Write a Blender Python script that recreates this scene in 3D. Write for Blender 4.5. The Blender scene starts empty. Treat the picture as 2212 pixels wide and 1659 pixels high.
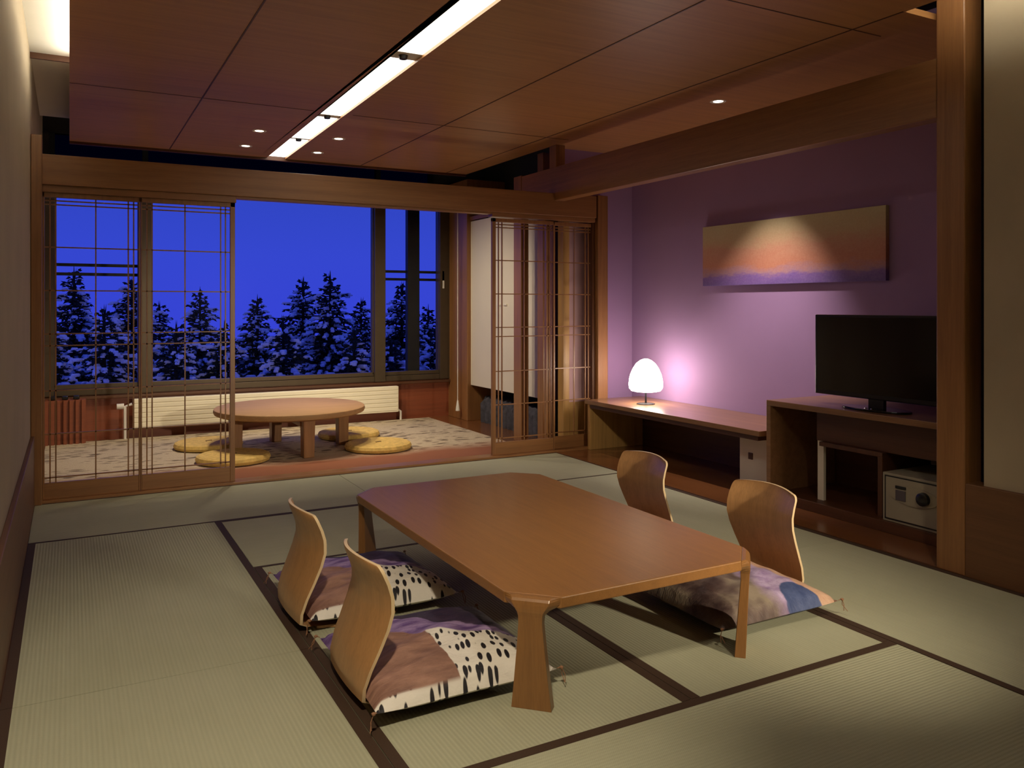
import bpy, math, random
from mathutils import Vector, Matrix
random.seed(7)
scn = bpy.context.scene
col = scn.collection
PI = math.pi

# ------------------------------------------------------------------ camera
TH = math.atan(956 / 1761)
cd = bpy.data.cameras.new('camera'); cam = bpy.data.objects.new('camera', cd); col.objects.link(cam)
cam.location = (0, 0, 1.24); cam.rotation_euler = (PI / 2, 0, -TH)
cd.sensor_width = 36; cd.lens = 1761 / 2212 * 36; cd.shift_y = -(829.5 - 660) / 2212
cd.clip_start = 0.03; cd.clip_end = 500
scn.camera = cam

# ------------------------------------------------------------------ world, view
w = bpy.data.worlds.new('dusk'); scn.world = w; w.use_nodes = True
nt = w.node_tree; nt.nodes.clear()
wo = nt.nodes.new('ShaderNodeOutputWorld'); bg = nt.nodes.new('ShaderNodeBackground')
tc = nt.nodes.new('ShaderNodeTexCoord'); sp = nt.nodes.new('ShaderNodeSeparateXYZ'); cr = nt.nodes.new('ShaderNodeValToRGB')
nt.links.new(tc.outputs['Generated'], sp.inputs[0]); sh = nt.nodes.new('ShaderNodeMath'); sh.operation = 'MULTIPLY_ADD'; sh.inputs[1].default_value = 0.5; sh.inputs[2].default_value = 0.1
nt.links.new(sp.outputs['Z'], sh.inputs[0]); nt.links.new(sh.outputs[0], cr.inputs[0])
nt.links.new(cr.outputs[0], bg.inputs[0]); nt.links.new(bg.outputs[0], wo.inputs[0])
e = cr.color_ramp.elements
e[0].position = 0.0; e[0].color = (0.004, 0.006, 0.06, 1)
e[1].position = 0.6; e[1].color = (0.045, 0.075, 0.62, 1)
n = e.new(0.05); n.color = (0.038, 0.050, 0.70, 1)
n = e.new(0.13); n.color = (0.035, 0.062, 0.62, 1)
n = e.new(0.19); n.color = (0.026, 0.058, 0.48, 1)
bg.inputs[1].default_value = 1.0
vs = scn.view_settings
vs.view_transform = 'Standard'; vs.look = 'None'; vs.gamma = 1; vs.use_curve_mapping = False
vs.exposure = 0.0

# light levels (watts of the room's lamps)
W_ROOM_R, W_ROOM_L, W_FLOOR = 84, 225, 420
W_ENGAWA, W_WASH = 62, 165
E_STRIP, E_COVE, E_SHADE = 3.5, 18.0, 18.0

# ------------------------------------------------------------------ materials
MATS = {}
def lin(r, g, b):
    f = lambda c: c / 12.92 if c <= 0.04045 else ((c + 0.055) / 1.055) ** 2.4
    return (f(r / 255), f(g / 255), f(b / 255), 1)
class NT:
    def __init__(s, name):
        s.m = bpy.data.materials.new(name); s.m.use_nodes = True
        s.t = s.m.node_tree; s.p = s.t.nodes['Principled BSDF']; s.out = s.t.nodes['Material Output']; MATS[name] = s.m
    def n(s, typ, **k):
        x = s.t.nodes.new(typ)
        for a, v in k.items(): setattr(x, a, v)
        return x
    def l(s, a, b): s.t.links.new(a, b)
    def coords(s, scale=(1, 1, 1), rot=(0, 0, 0), loc=(0, 0, 0)):
        c = s.n('ShaderNodeTexCoord'); m = s.n('ShaderNodeMapping')
        m.inputs['Scale'].default_value = scale; m.inputs['Rotation'].default_value = rot; m.inputs['Location'].default_value = loc
        s.l(c.outputs['Object'], m.inputs[0]); return m.outputs[0]
    def noise(s, v, scale=5, detail=4, rough=0.5, dist=0):
        x = s.n('ShaderNodeTexNoise'); x.inputs['Scale'].default_value = scale; x.inputs['Detail'].default_value = detail
        x.inputs['Roughness'].default_value = rough; x.inputs['Distortion'].default_value = dist
        s.l(v, x.inputs['Vector']); return x.outputs['Fac']
    def ramp(s, f, stops, interp='LINEAR'):
        x = s.n('ShaderNodeValToRGB'); r = x.color_ramp; r.interpolation = interp
        r.elements[0].position = stops[0][0]; r.elements[0].color = stops[0][1]
        r.elements[1].position = stops[-1][0]; r.elements[1].color = stops[-1][1]
        for p, c in stops[1:-1]: q = r.elements.new(p); q.color = c
        s.l(f, x.inputs[0]); return x.outputs[0]
    def mix(s, f, a, b, mode='MIX'):
        x = s.n('ShaderNodeMix', data_type='RGBA', blend_type=mode)
        for i, v in ((0, f), (6, a), (7, b)):
            if isinstance(v, (int, float, tuple)): x.inputs[i].default_value = v
            else: s.l(v, x.inputs[i])
        return x.outputs[2]
    def math(s, op, a, b=None, c=None):
        x = s.n('ShaderNodeMath', operation=op)
        for i, v in enumerate((a, b, c)):
            if v is None: continue
            if isinstance(v, (int, float)): x.inputs[i].default_value = v
            else: s.l(v, x.inputs[i])
        return x.outputs[0]
    def bump(s, h, strength=0.2, dist=0.01):
        b = s.n('ShaderNodeBump'); b.inputs['Strength'].default_value = strength; b.inputs['Distance'].default_value = dist
        s.l(h, b.inputs['Height']); s.l(b.outputs[0], s.p.inputs['Normal'])
    def base(s, c, rough=0.5, metal=0, spec=None, coat=None, coatr=0.1):
        if isinstance(c, tuple): s.p.inputs['Base Color'].default_value = c
        else: s.l(c, s.p.inputs['Base Color'])
        s.p.inputs['Roughness'].default_value = rough; s.p.inputs['Metallic'].default_value = metal
        if spec is not None: s.p.inputs['Specular IOR Level'].default_value = spec
        if coat: s.p.inputs['Coat Weight'].default_value = coat; s.p.inputs['Coat Roughness'].default_value = coatr
        return s.m

def mul(c, k): return (c[0] * k, c[1] * k, c[2] * k, 1)
def wood(name, c, axis='z', rough=0.42, coat=0.0, coatr=0.2, grain=1.0, contrast=0.35):
    s = NT(name)
    st = {'x': (0.35, 9, 9), 'y': (9, 0.35, 9), 'z': (9, 9, 0.35)}[axis]
    v = s.coords(tuple(a * grain for a in st))
    f1 = s.noise(v, 3.0, 6, 0.62, 0.4)
    v2 = s.coords(tuple(a * 6 * grain for a in st)); f2 = s.noise(v2, 4, 3, 0.6)
    f3 = s.noise(s.coords((1, 1, 1)), 1.3, 2)
    k = contrast
    a = s.ramp(f1, [(0.3, mul(c, 1 - k)), (0.52, c), (0.72, mul(c, 1 + k * 0.9))])
    b = s.mix(0.22, a, s.ramp(f2, [(0.35, mul(c, 0.55)), (0.6, mul(c, 1.25))]))
    d = s.mix(0.25, b, s.ramp(f3, [(0.35, mul(c, 0.8)), (0.65, mul(c, 1.15))]))
    s.bump(f2, 0.08, 0.002)
    return s.base(d, rough, coat=coat, coatr=coatr)
def plain(name, c, rough=0.5, metal=0, var=0.06, scale=8, bump=0.0, **k):
    s = NT(name); f = s.noise(s.coords(), scale, 4)
    d = s.ramp(f, [(0.3, mul(c, 1 - var)), (0.7, mul(c, 1 + var))])
    if bump: s.bump(s.noise(s.coords(), scale * 14, 3), bump, 0.003)
    return s.base(d, rough, metal, **k)
def emit(name, c, strength):
    s = NT(name); s.p.inputs['Base Color'].default_value = (0.8, 0.8, 0.8, 1)
    s.p.inputs['Emission Color'].default_value = c; s.p.inputs['Emission Strength'].default_value = strength
    return s.m

WD = (0.29, 0.132, 0.046, 1)
for ax in 'xyz': wood('frame_wood_' + ax, WD, ax, 0.4, coat=0.15, coatr=0.25)
for ax in 'xyz': wood('dark_wood_' + ax, (0.10, 0.036, 0.013, 1), ax, 0.45)
wood('panel_red_wood', (0.24, 0.062, 0.024, 1), 'x', 0.4, contrast=0.2)
wood('wainscot_wood', (0.15, 0.066, 0.025, 1), 'y', 0.5, contrast=0.25)
wood('table_wood', (0.31, 0.142, 0.042, 1), 'y', 0.42, coat=0.14, coatr=0.2, grain=1.3, contrast=0.16)
wood('table_leg_wood', (0.27, 0.125, 0.040, 1), 'z', 0.36, coat=0.3, coatr=0.22, contrast=0.2)
wood('round_table_wood', (0.42, 0.25, 0.12, 1), 'x', 0.55, contrast=0.2)
M_ = MATS['round_table_wood'].node_tree.nodes['Principled BSDF'].inputs['Specular IOR Level']; M_.default_value = 0.2
wood('ply_wood', (0.46, 0.245, 0.10, 1), 'z', 0.38, coat=0.25, coatr=0.2, grain=0.8, contrast=0.22)
plain('ply_edge', (0.72, 0.55, 0.33, 1), 0.5)
wood('shelf_wood', (0.27, 0.135, 0.060, 1), 'y', 0.32, coat=0.3, coatr=0.18)
wood('floor_board', (0.20, 0.075, 0.026, 1), 'y', 0.25, coat=0.4, coatr=0.15)
wood('gold_wood', (0.46, 0.27, 0.09, 1), 'z', 0.4)

def ceiling_mat():
    s = NT('ceiling_ply'); c = (0.50, 0.25, 0.092, 1)
    v = s.coords((0.5, 11, 11)); f = s.noise(v, 2.2, 6, 0.6, 0.6)
    f3 = s.noise(s.coords((1, 1, 1)), 0.8, 2)
    a = s.ramp(f, [(0.3, mul(c, 0.8)), (0.5, c), (0.75, mul(c, 1.2))])
    d = s.mix(0.3, a, s.ramp(f3, [(0.3, mul(c, 0.75)), (0.7, mul(c, 1.2))]))
    s.base(d, 0.38)
ceiling_mat()
def tatami():
    s = NT('tatami_rush'); c = (0.42, 0.42, 0.30, 1)
    t = s.n('ShaderNodeTexCoord'); x = s.n('ShaderNodeSeparateXYZ'); s.l(t.outputs['Object'], x.inputs[0])
    wv = s.math('SINE', s.math('MULTIPLY', x.outputs['X'], 2 * PI / 0.0135))
    w2 = s.math('SINE', s.math('MULTIPLY', x.outputs['Y'], 2 * PI / 0.006))
    h = s.math('ADD', s.math('MULTIPLY', wv, 0.5), s.math('MULTIPLY', s.math('MULTIPLY', wv, w2), 0.25))
    st = s.ramp(s.math('MULTIPLY_ADD', h, 0.5, 0.5), [(0.05, mul(c, 0.80)), (0.8, mul(c, 1.08))])
    f = s.noise(s.coords((30, 0.8, 1)), 2.5, 4, 0.6)
    g = s.noise(s.coords((1, 1, 1)), 1.6, 3)
    d = s.mix(0.35, st, s.ramp(f, [(0.3, mul(c, 0.82)), (0.7, mul(c, 1.12))]))
    d = s.mix(0.4, d, s.ramp(g, [(0.3, (0.37, 0.375, 0.26, 1)), (0.7, (0.47, 0.475, 0.36, 1))]))
    s.bump(h, 0.35, 0.003); s.base(d, 0.8, spec=0.15)
tatami()
def heri():
    s = NT('tatami_border'); c = (0.048, 0.024, 0.012, 1)
    f = s.noise(s.coords((400, 400, 1)), 1, 2)
    s.base(s.ramp(f, [(0.3, mul(c, 0.7)), (0.7, mul(c, 1.35))]), 0.8)
heri()
plain('plaster_beige', (0.42, 0.345, 0.235, 1), 0.9, var=0.05, scale=3, bump=0.15)
plain('plaster_purple', (0.36, 0.22, 0.43, 1), 0.9, var=0.04, scale=2, bump=0.12)
plain('plaster_mauve', (0.55, 0.36, 0.40, 1), 0.9, var=0.04, bump=0.1)
plain('cove_white', (0.8, 0.77, 0.68, 1), 0.8, var=0.01)
plain('closet_white', (0.82, 0.76, 0.62, 1), 0.6, var=0.03, scale=2)
plain('radiator_enamel', (0.88, 0.82, 0.64, 1), 0.4, var=0.02)
plain('white_plastic', (0.75, 0.72, 0.66, 1), 0.4, var=0.01)
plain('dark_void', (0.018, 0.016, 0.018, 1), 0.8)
plain('navy_blind', (0.012, 0.016, 0.04, 1), 0.6)
plain('bronze_aluminium', (0.085, 0.06, 0.035, 1), 0.35, 0.4)
plain('black_metal', (0.012, 0.012, 0.014, 1), 0.4, 0.5)
plain('black_plastic', (0.008, 0.008, 0.009, 1), 0.3)
plain('chrome', (0.75, 0.75, 0.75, 1), 0.15, 1.0, var=0.02)
plain('trough_metal', (0.8, 0.76, 0.66, 1), 0.5)
plain('thread', (0.30, 0.15, 0.08, 1), 0.7)
plain('white_thread', (0.8, 0.75, 0.68, 1), 0.7)
plain('grey_fabric', (0.06, 0.058, 0.07, 1), 0.9, var=0.4, scale=20)
plain('straw', (0.62, 0.42, 0.12, 1), 0.75, var=0.2, scale=30, bump=0.5)
plain('straw_dark', (0.16, 0.09, 0.03, 1), 0.8)
plain('keypad_grey', (0.10, 0.085, 0.095, 1), 0.5)
plain('safe_paint', (0.36, 0.32, 0.23, 1), 0.5, var=0.03)
plain('snow', (0.85, 0.85, 0.88, 1), 0.8, var=0.08, scale=5)
plain('snow_ground_mat', (0.35, 0.36, 0.4, 1), 0.9)
plain('spruce_needles', (0.014, 0.020, 0.018, 1), 0.9, var=0.3, scale=3)
plain('bark', (0.012, 0.009, 0.007, 1), 0.9)
emit('tube_glow', (1.0, 0.93, 0.78, 1), E_COVE)
emit('strip_glow', (1.0, 0.95, 0.86, 1), E_STRIP)
emit('downlight_glow', (1.0, 0.86, 0.66, 1), 9)
def shade_mat():
    s = NT('opal_shade')
    lw = s.n('ShaderNodeTexCoord'); x = s.n('ShaderNodeSeparateXYZ'); s.l(lw.outputs['Object'], x.inputs[0])
    s.base((0.9, 0.88, 0.84, 1), 0.3)
    s.p.inputs['Emission Color'].default_value = (1.0, 0.86, 0.70, 1); s.p.inputs['Emission Strength'].default_value = E_SHADE
shade_mat()
def glass_mat():
    s = NT('window_glass'); tr = s.n('ShaderNodeBsdfTransparent'); gl = s.n('ShaderNodeBsdfGlossy'); mx = s.n('ShaderNodeMixShader'); fr = s.n('ShaderNodeFresnel')
    gl.inputs['Roughness'].default_value = 0.2; fr.inputs[0].default_value = 1.03
    s.l(fr.outputs[0], mx.inputs[0]); s.l(tr.outputs[0], mx.inputs[1]); s.l(gl.outputs[0], mx.inputs[2]); s.l(mx.outputs[0], s.out.inputs[0])
glass_mat()
def tv_mat():
    s = NT('tv_glass'); s.base((0.004, 0.004, 0.004, 1), 0.12)
tv_mat()
def painting_mat():
    s = NT('painting_canvas')
    t = s.n('ShaderNodeTexCoord'); x = s.n('ShaderNodeSeparateXYZ'); s.l(t.outputs['Object'], x.inputs[0])
    h = s.math('MULTIPLY_ADD', x.outputs['Z'], 1 / 0.47, 0.5)
    nz = s.noise(s.coords((1, 2.2, 7)), 1.6, 5, 0.6)
    nf = s.noise(s.coords((1, 3, 14)), 6, 5, 0.7)
    hh = s.math('ADD', h, s.math('MULTIPLY_ADD', nz, 0.30, -0.15))
    hh = s.math('ADD', hh, s.math('MULTIPLY_ADD', nf, 0.12, -0.06))
    c = s.ramp(hh, [(0.0, (0.14, 0.075, 0.36, 1)), (0.13, (0.20, 0.10, 0.42, 1)), (0.20, (0.42, 0.22, 0.30, 1)), (0.32, (0.55, 0.21, 0.13, 1)),
                    (0.55, (0.57, 0.27, 0.17, 1)), (0.74, (0.55, 0.39, 0.22, 1)), (1.0, (0.56, 0.49, 0.28, 1))])
    spk = s.noise(s.coords((4, 9, 9)), 9, 4, 0.7)
    c = s.mix(0.12, c, s.ramp(spk, [(0.35, (0.30, 0.16, 0.10, 1)), (0.65, (0.66, 0.55, 0.40, 1))]))
    s.bump(nf, 0.2, 0.003); s.base(c, 0.6)
painting_mat()
def rug_mat():
    s = NT('rug_pile')
    t = s.n('ShaderNodeTexCoord'); x = s.n('ShaderNodeSeparateXYZ'); s.l(t.outputs['Object'], x.inputs[0])
    vo = s.n('ShaderNodeTexVoronoi'); vo.inputs['Scale'].default_value = 1.0; vo.inputs['Randomness'].default_value = 1.0
    v = s.coords((7, 24, 1), rot=(0, 0, 0.5)); nn = s.n('ShaderNodeTexNoise'); nn.inputs['Scale'].default_value = 1.2
    s.l(v, nn.inputs['Vector'])
    av = s.n('ShaderNodeVectorMath', operation='ADD'); s.l(v, av.inputs[0]); s.l(nn.outputs['Color'], av.inputs[1]); s.l(av.outputs[0], vo.inputs['Vector'])
    leaf = s.ramp(vo.outputs['Distance'], [(0.34, (1, 1, 1, 1)), (0.42, (0, 0, 0, 1))])
    br = s.noise(s.coords((0.9, 2.4, 1), rot=(0, 0, 0.35)), 1.9, 3, 0.6)
    brm = s.ramp(br, [(0.46, (0, 0, 0, 1)), (0.52, (1, 1, 1, 1))])
    fleck = s.mix(1.0, leaf, brm, 'MULTIPLY')
    pile = s.noise(s.coords((60, 60, 60)), 2, 2)
    cream = s.ramp(pile, [(0.3, (0.42, 0.33, 0.22, 1)), (0.7, (0.55, 0.46, 0.33, 1))])
    c = s.mix(fleck, cream, (0.10, 0.065, 0.04, 1))
    nb = s.noise(s.coords(), 2.0, 3)
    ed = s.math('ADD', s.math('MULTIPLY_ADD', x.outputs['Y'], 1.0, 0.0), s.math('MULTIPLY_ADD', nb, 0.4, -0.2))
    m = s.ramp(ed, [(0.33, (1, 1, 1, 1)), (0.62, (0, 0, 0, 1))])
    c2 = s.mix(m, c, (0.27, 0.095, 0.045, 1))
    s.bump(pile, 0.4, 0.004); s.base(c2, 0.95)
rug_mat()
def cushion_mats():
    # A: brown / purple band / navy / black dashes on white
    def dashes(s):
        vo = s.n('ShaderNodeTexVoronoi'); vo.inputs['Scale'].default_value = 1.0; vo.inputs['Randomness'].default_value = 0.6
        mp = s.n('ShaderNodeMapping'); mp.inputs['Scale'].default_value = (46, 19, 0)
        s.l(s.coords(rot=(0, 0, 0.22)), mp.inputs[0]); s.l(mp.outputs[0], vo.inputs['Vector'])
        return s.ramp(vo.outputs['Distance'], [(0.33, (0.012, 0.010, 0.014, 1)), (0.39, (0.80, 0.76, 0.70, 1))])
    s = NT('cushion_print_brown')
    t = s.n('ShaderNodeTexCoord'); x = s.n('ShaderNodeSeparateXYZ'); s.l(t.outputs['Object'], x.inputs[0])
    X, Y, Z = x.outputs
    nz = s.noise(s.coords(), 7, 4); wob = s.math('MULTIPLY_ADD', nz, 0.16, -0.08)
    fold = s.noise(s.coords((1.5, 4, 1), rot=(0, 0, 0.7)), 7, 4, 0.6)
    dash = dashes(s)
    brown = s.ramp(fold, [(0.3, (0.20, 0.10, 0.075, 1)), (0.7, (0.40, 0.22, 0.16, 1))])
    purple = s.ramp(fold, [(0.35, (0.12, 0.06, 0.22, 1)), (0.62, (0.38, 0.27, 0.50, 1))])
    navy = s.ramp(fold, [(0.3, (0.022, 0.018, 0.045, 1)), (0.7, (0.06, 0.035, 0.075, 1))])
    mx = s.ramp(s.math('ADD', s.math('ADD', X, 0.03), s.math('MULTIPLY', wob, 0.4)), [(0.0, (0, 0, 0, 1)), (0.004, (1, 1, 1, 1))])
    c = s.mix(mx, brown, dash)
    d1 = s.math('ADD', s.math('ADD', s.math('MULTIPLY', X, 0.35), s.math('ADD', Y, -0.015)), wob)
    m1 = s.ramp(s.math('ADD', d1, 0.5), [(0.478, (0, 0, 0, 1)), (0.484, (1, 1, 1, 1))])
    c = s.mix(m1, c, purple)
    m2 = s.ramp(s.math('ADD', s.math('ADD', d1, s.math('MULTIPLY', X, 0.45)), 0.5), [(0.60, (0, 0, 0, 1)), (0.61, (1, 1, 1, 1))])
    c = s.mix(m2, c, navy)
    c = s.mix(s.ramp(s.math('ADD', s.math('MULTIPLY', Y, -1.0), 0.5), [(0.772, (0, 0, 0, 1)), (0.778, (1, 1, 1, 1))]), c, dash)
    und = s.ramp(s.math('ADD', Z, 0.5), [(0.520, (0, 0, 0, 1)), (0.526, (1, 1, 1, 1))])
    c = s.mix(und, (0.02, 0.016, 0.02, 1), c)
    s.bump(fold, 0.5, 0.02); s.base(c, 0.6)
    # B: peach / purple / blue / taupe
    s = NT('cushion_print_purple')
    t = s.n('ShaderNodeTexCoord'); x = s.n('ShaderNodeSeparateXYZ'); s.l(t.outputs['Object'], x.inputs[0])
    X, Y, Z = x.outputs
    nz = s.noise(s.coords(), 5, 4); wob = s.math('MULTIPLY_ADD', nz, 0.24, -0.12)
    fold = s.noise(s.coords((2, 2, 1)), 8, 5, 0.65)
    f2 = s.noise(s.coords(), 6, 3)
    taupe = s.ramp(f2, [(0.40, (0.05, 0.028, 0.028, 1)), (0.52, (0.13, 0.09, 0.08, 1)), (0.64, (0.26, 0.21, 0.16, 1))])
    purple = s.ramp(fold, [(0.32, (0.24, 0.15, 0.34, 1)), (0.62, (0.48, 0.38, 0.58, 1))])
    peach = s.ramp(fold, [(0.3, (0.48, 0.27, 0.19, 1)), (0.7, (0.62, 0.42, 0.30, 1))])
    blue = s.ramp(fold, [(0.3, (0.03, 0.05, 0.15, 1)), (0.7, (0.09, 0.12, 0.26, 1))])
    m = s.ramp(s.math('ADD', s.math('SUBTRACT', wob, X), 0.5), [(0.50, (0, 0, 0, 1)), (0.57, (1, 1, 1, 1))])
    c = s.mix(m, taupe, purple)
    m = s.ramp(s.math('ADD', s.math('SUBTRACT', s.math('MULTIPLY', wob, 0.6), X), 0.5), [(0.67, (0, 0, 0, 1)), (0.69, (1, 1, 1, 1))])
    c = s.mix(m, c, peach)
    dx = s.math('ADD', X, 0.13); dy = s.math('SUBTRACT', Y, 0.27)
    rr = s.math('SQRT', s.math('ADD', s.math('MULTIPLY', dx, dx), s.math('MULTIPLY', dy, dy)))
    m = s.ramp(s.math('ADD', rr, s.math('MULTIPLY', wob, 0.3)), [(0.082, (1, 1, 1, 1)), (0.09, (0, 0, 0, 1))])
    c = s.mix(m, c, blue)
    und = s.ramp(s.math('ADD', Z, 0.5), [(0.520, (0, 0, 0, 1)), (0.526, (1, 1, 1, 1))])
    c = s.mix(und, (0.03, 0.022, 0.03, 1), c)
    s.bump(fold, 0.5, 0.015); s.base(c, 0.6)
cushion_mats()
M = MATS

# ------------------------------------------------------------------ mesh helpers
class MB:
    def __init__(s): s.v = []; s.f = []; s.mi = []
    def add(s, vs_, fs, mi=0):
        o = len(s.v); s.v += [tuple(p) for p in vs_]; s.f += [tuple(i + o for i in f) for f in fs]; s.mi += [mi] * len(fs); return s
    def box(s, a, b, mi=0):
        x0, x1 = sorted((a[0], b[0])); y0, y1 = sorted((a[1], b[1])); z0, z1 = sorted((a[2], b[2]))
        return s.add([(x0, y0, z0), (x1, y0, z0), (x1, y1, z0), (x0, y1, z0), (x0, y0, z1), (x1, y0, z1), (x1, y1, z1), (x0, y1, z1)],
                     [(0, 3, 2, 1), (4, 5, 6, 7), (0, 1, 5, 4), (1, 2, 6, 5), (2, 3, 7, 6), (3, 0, 4, 7)], mi)
    def prism(s, poly, z0, z1, mi=0):
        k = len(poly); vs_ = [(p[0], p[1], z0) for p in poly] + [(p[0], p[1], z1) for p in poly]
        return s.add(vs_, [tuple(range(k - 1, -1, -1)), tuple(range(k, 2 * k))] + [(i, (i + 1) % k, k + (i + 1) % k, k + i) for i in range(k)], mi)
    def loft(s, rings, cap=True, mi=0):
        k = len(rings[0]); vs_ = [p for r in rings for p in r]; fs = []
        for j in range(len(rings) - 1):
            for i in range(k): fs.append((j * k + i, j * k + (i + 1) % k, (j + 1) * k + (i + 1) % k, (j + 1) * k + i))
        if cap: fs += [tuple(range(k - 1, -1, -1)), tuple(range((len(rings) - 1) * k, len(rings) * k))]
        return s.add(vs_, fs, mi)
    def lathe(s, prof, c=(0, 0, 0), k=40, mi=0, cap=True):
        rings = [[(c[0] + r * math.cos(2 * PI * i / k), c[1] + r * math.sin(2 * PI * i / k), c[2] + z) for i in range(k)] for r, z in prof]
        return s.loft(rings, cap, mi)
    def tube(s, pts, r, k=8, mi=0):
        rings = []; pts = [Vector(p) for p in pts]
        for i, p in enumerate(pts):
            d = (pts[min(i + 1, len(pts) - 1)] - pts[max(i - 1, 0)]).normalized()
            a = d.orthogonal().normalized() if i == 0 else (rings_a - d * rings_a.dot(d)).normalized()
            rings_a = a; b = d.cross(a)
            rr = r[i] if isinstance(r, (list, tuple)) else r
            rings.append([tuple(p + a * rr * math.cos(2 * PI * q / k) + b * rr * math.sin(2 * PI * q / k)) for q in range(k)])
        return s.loft(rings, True, mi)
    def build(s, name, mats, parent=None, smooth=False, bevel=0.0, loc=None):
        me = bpy.data.meshes.new(name); me.from_pydata(s.v, [], s.f)
        if not isinstance(mats, (list, tuple)): mats = [mats]
        for m in mats: me.materials.append(M[m] if isinstance(m, str) else m)
        if any(s.mi): me.polygons.foreach_set('material_index', s.mi)
        if smooth: me.polygons.foreach_set('use_smooth', [True] * len(me.polygons))
        me.update()
        o = bpy.data.objects.new(name, me); col.objects.link(o)
        if parent: o.parent = parent
        if loc: o.location = loc
        if bevel:
            b = o.modifiers.new('bevel', 'BEVEL'); b.width = bevel; b.segments = 2; b.limit_method = 'ANGLE'; b.harden_normals = False
        if smooth:
            try: me.set_sharp_from_angle(angle=math.radians(38))
            except Exception: pass
        return o
def tag(o, label=None, cat=None, group=None, kind=None):
    if label: o['label'] = label
    if cat: o['category'] = cat
    if group: o['group'] = group
    if kind: o['kind'] = kind
    return o
def empty(name, loc=(0, 0, 0), rz=0, parent=None):
    o = bpy.data.objects.new(name, None); col.objects.link(o); o.location = loc; o.rotation_euler = (0, 0, rz); o.empty_display_size = 0.1
    if parent: o.parent = parent
    return o
def thing(name, label, cat, loc=(0, 0, 0), rz=0, group=None): return tag(empty(name, loc, rz), label, cat, group)
def struct(name, mb, mat, bevel=0.0, label=None, **k):
    o = mb.build(name, mat, bevel=bevel, **k); o['kind'] = 'structure'
    if label: o['label'] = label
    return o
def bx(a, b): return MB().box(a, b)
def cbox(name, a, b, mat, parent=None, bevel=0.0):   # box whose origin sits at its centre base
    c = ((a[0] + b[0]) / 2, (a[1] + b[1]) / 2, min(a[2], b[2]))
    m = MB().box([a[i] - c[i] for i in range(3)], [b[i] - c[i] for i in range(3)])
    return m.build(name, mat, parent, bevel=bevel, loc=c)
def copy_tree(o, parent=None):
    c = o.copy(); col.objects.link(c)
    if parent: c.parent = parent
    for ch in list(o.children): copy_tree(ch, c)
    return c
def lamp(name, kind, loc, energy, color, parent=None, rot=(0, 0, 0), size=0.1, spot=None, blend=0.6):
    d = bpy.data.lights.new(name, kind); d.energy = energy; d.color = color
    if kind == 'AREA': d.size = size
    else: d.shadow_soft_size = size
    if kind == 'SPOT': d.spot_size = math.radians(spot); d.spot_blend = blend
    o = bpy.data.objects.new(name, d); col.objects.link(o); o.location = loc; o.rotation_euler = rot
    if parent: o.parent = parent
    return o
WARM = (1.0, 0.84, 0.60)

# ------------------------------------------------------------------ room shell
XL, XR, ZC = -0.19, 3.60, 2.60
YW = 8.42            # window wall inner face
Y0 = -1.6            # wall behind the camera
YS = 5.93            # sill and lintel line of the lattice doors
XB = 4.5             # purple wall of the alcove
# slab below everything
struct('floor', bx((-0.4, Y0 - 0.1, -0.12), (4.75, 8.6, -0.012)), 'dark_wood_y')
# boards of the alcove and of the window room
struct('floor_alcove', bx((XR + 0.012, Y0, -0.012), (XB + 0.1, YS - 0.06, 0.0)), 'floor_board')
struct('floor_window_room', bx((-0.3, YS + 0.07, -0.012), (XB + 0.1, 8.5, 0.0)), 'floor_board')
struct('trim_1', bx((XL - 0.02, YS - 0.06, -0.012), (4.2, YS + 0.07, 0.016)), 'frame_wood_x', 0.002)   # sill
struct('trim_2', bx((XR, Y0, -0.012), (XR + 0.012, YS - 0.06, 0.004)), 'dark_wood_y')

# left wall
struct('wall_left', bx((-0.4, Y0, 0.0), (-0.212, 8.5, 3.0)), 'plaster_beige')
struct('baseboard_left', bx((-0.212, Y0, 0.0), (XL, YS - 0.04, 0.43)), 'wainscot_wood', 0.003)
struct('wall_back', bx((-0.4, Y0 - 0.12, 0.0), (4.7, Y0, 3.0)), 'plaster_beige')
# right wall near the camera
struct('baseboard_right', bx((XR, Y0, 0.0), (XR + 0.1, 2.288, 0.427)), 'wainscot_wood', 0.004)
struct('wall_right', bx((XR + 0.022, Y0, 0.427), (XR + 0.10, 2.214, 2.9)), 'plaster_beige')
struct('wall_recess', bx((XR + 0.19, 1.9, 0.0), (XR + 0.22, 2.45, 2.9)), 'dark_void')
# alcove
struct('wall_alcove', bx((XB, 1.9, 0.40), (XB + 0.1, 6.1, 3.0)), 'plaster_purple')
struct('wall_alcove_lower', bx((XB, 1.9, 0.0), (XB + 0.1, 6.1, 0.40)), 'dark_wood_y')
struct('wall_alcove_end', MB().box((4.13, 6.0, 0.40), (XB, 6.055, ZC + 0.4)).box((3.72, 6.0, 2.19), (4.13, 6.055, ZC + 0.4)), 'plaster_purple')
struct('wall_alcove_end_lower', bx((4.155, 6.0, 0.0), (XB, 6.055, 0.40)), 'gold_wood')
struct('wall_alcove_near', bx((XR + 0.22, 1.9, 0.0), (XB, 2.0, 3.0)), 'dark_wood_z')
# window room side walls
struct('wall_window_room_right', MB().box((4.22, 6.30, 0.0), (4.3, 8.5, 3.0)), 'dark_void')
struct('wall_dado_upper', bx((3.865, 6.10, 0.385), (4.22, 6.15, 2.4)), 'plaster_mauve')
struct('wall_dado_lower', bx((3.865, 6.09, 0.0), (4.22, 6.15, 0.385)), 'gold_wood', 0.003)
struct('trim_21', bx((3.80, 6.06, 0.0), (3.865, 6.15, 2.4)), 'gold_wood', 0.004)
struct('wall_pilaster', bx((3.755, 7.93, 0.0), (4.22, 8.42, 2.6)), 'frame_wood_z', 0.004)
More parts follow.
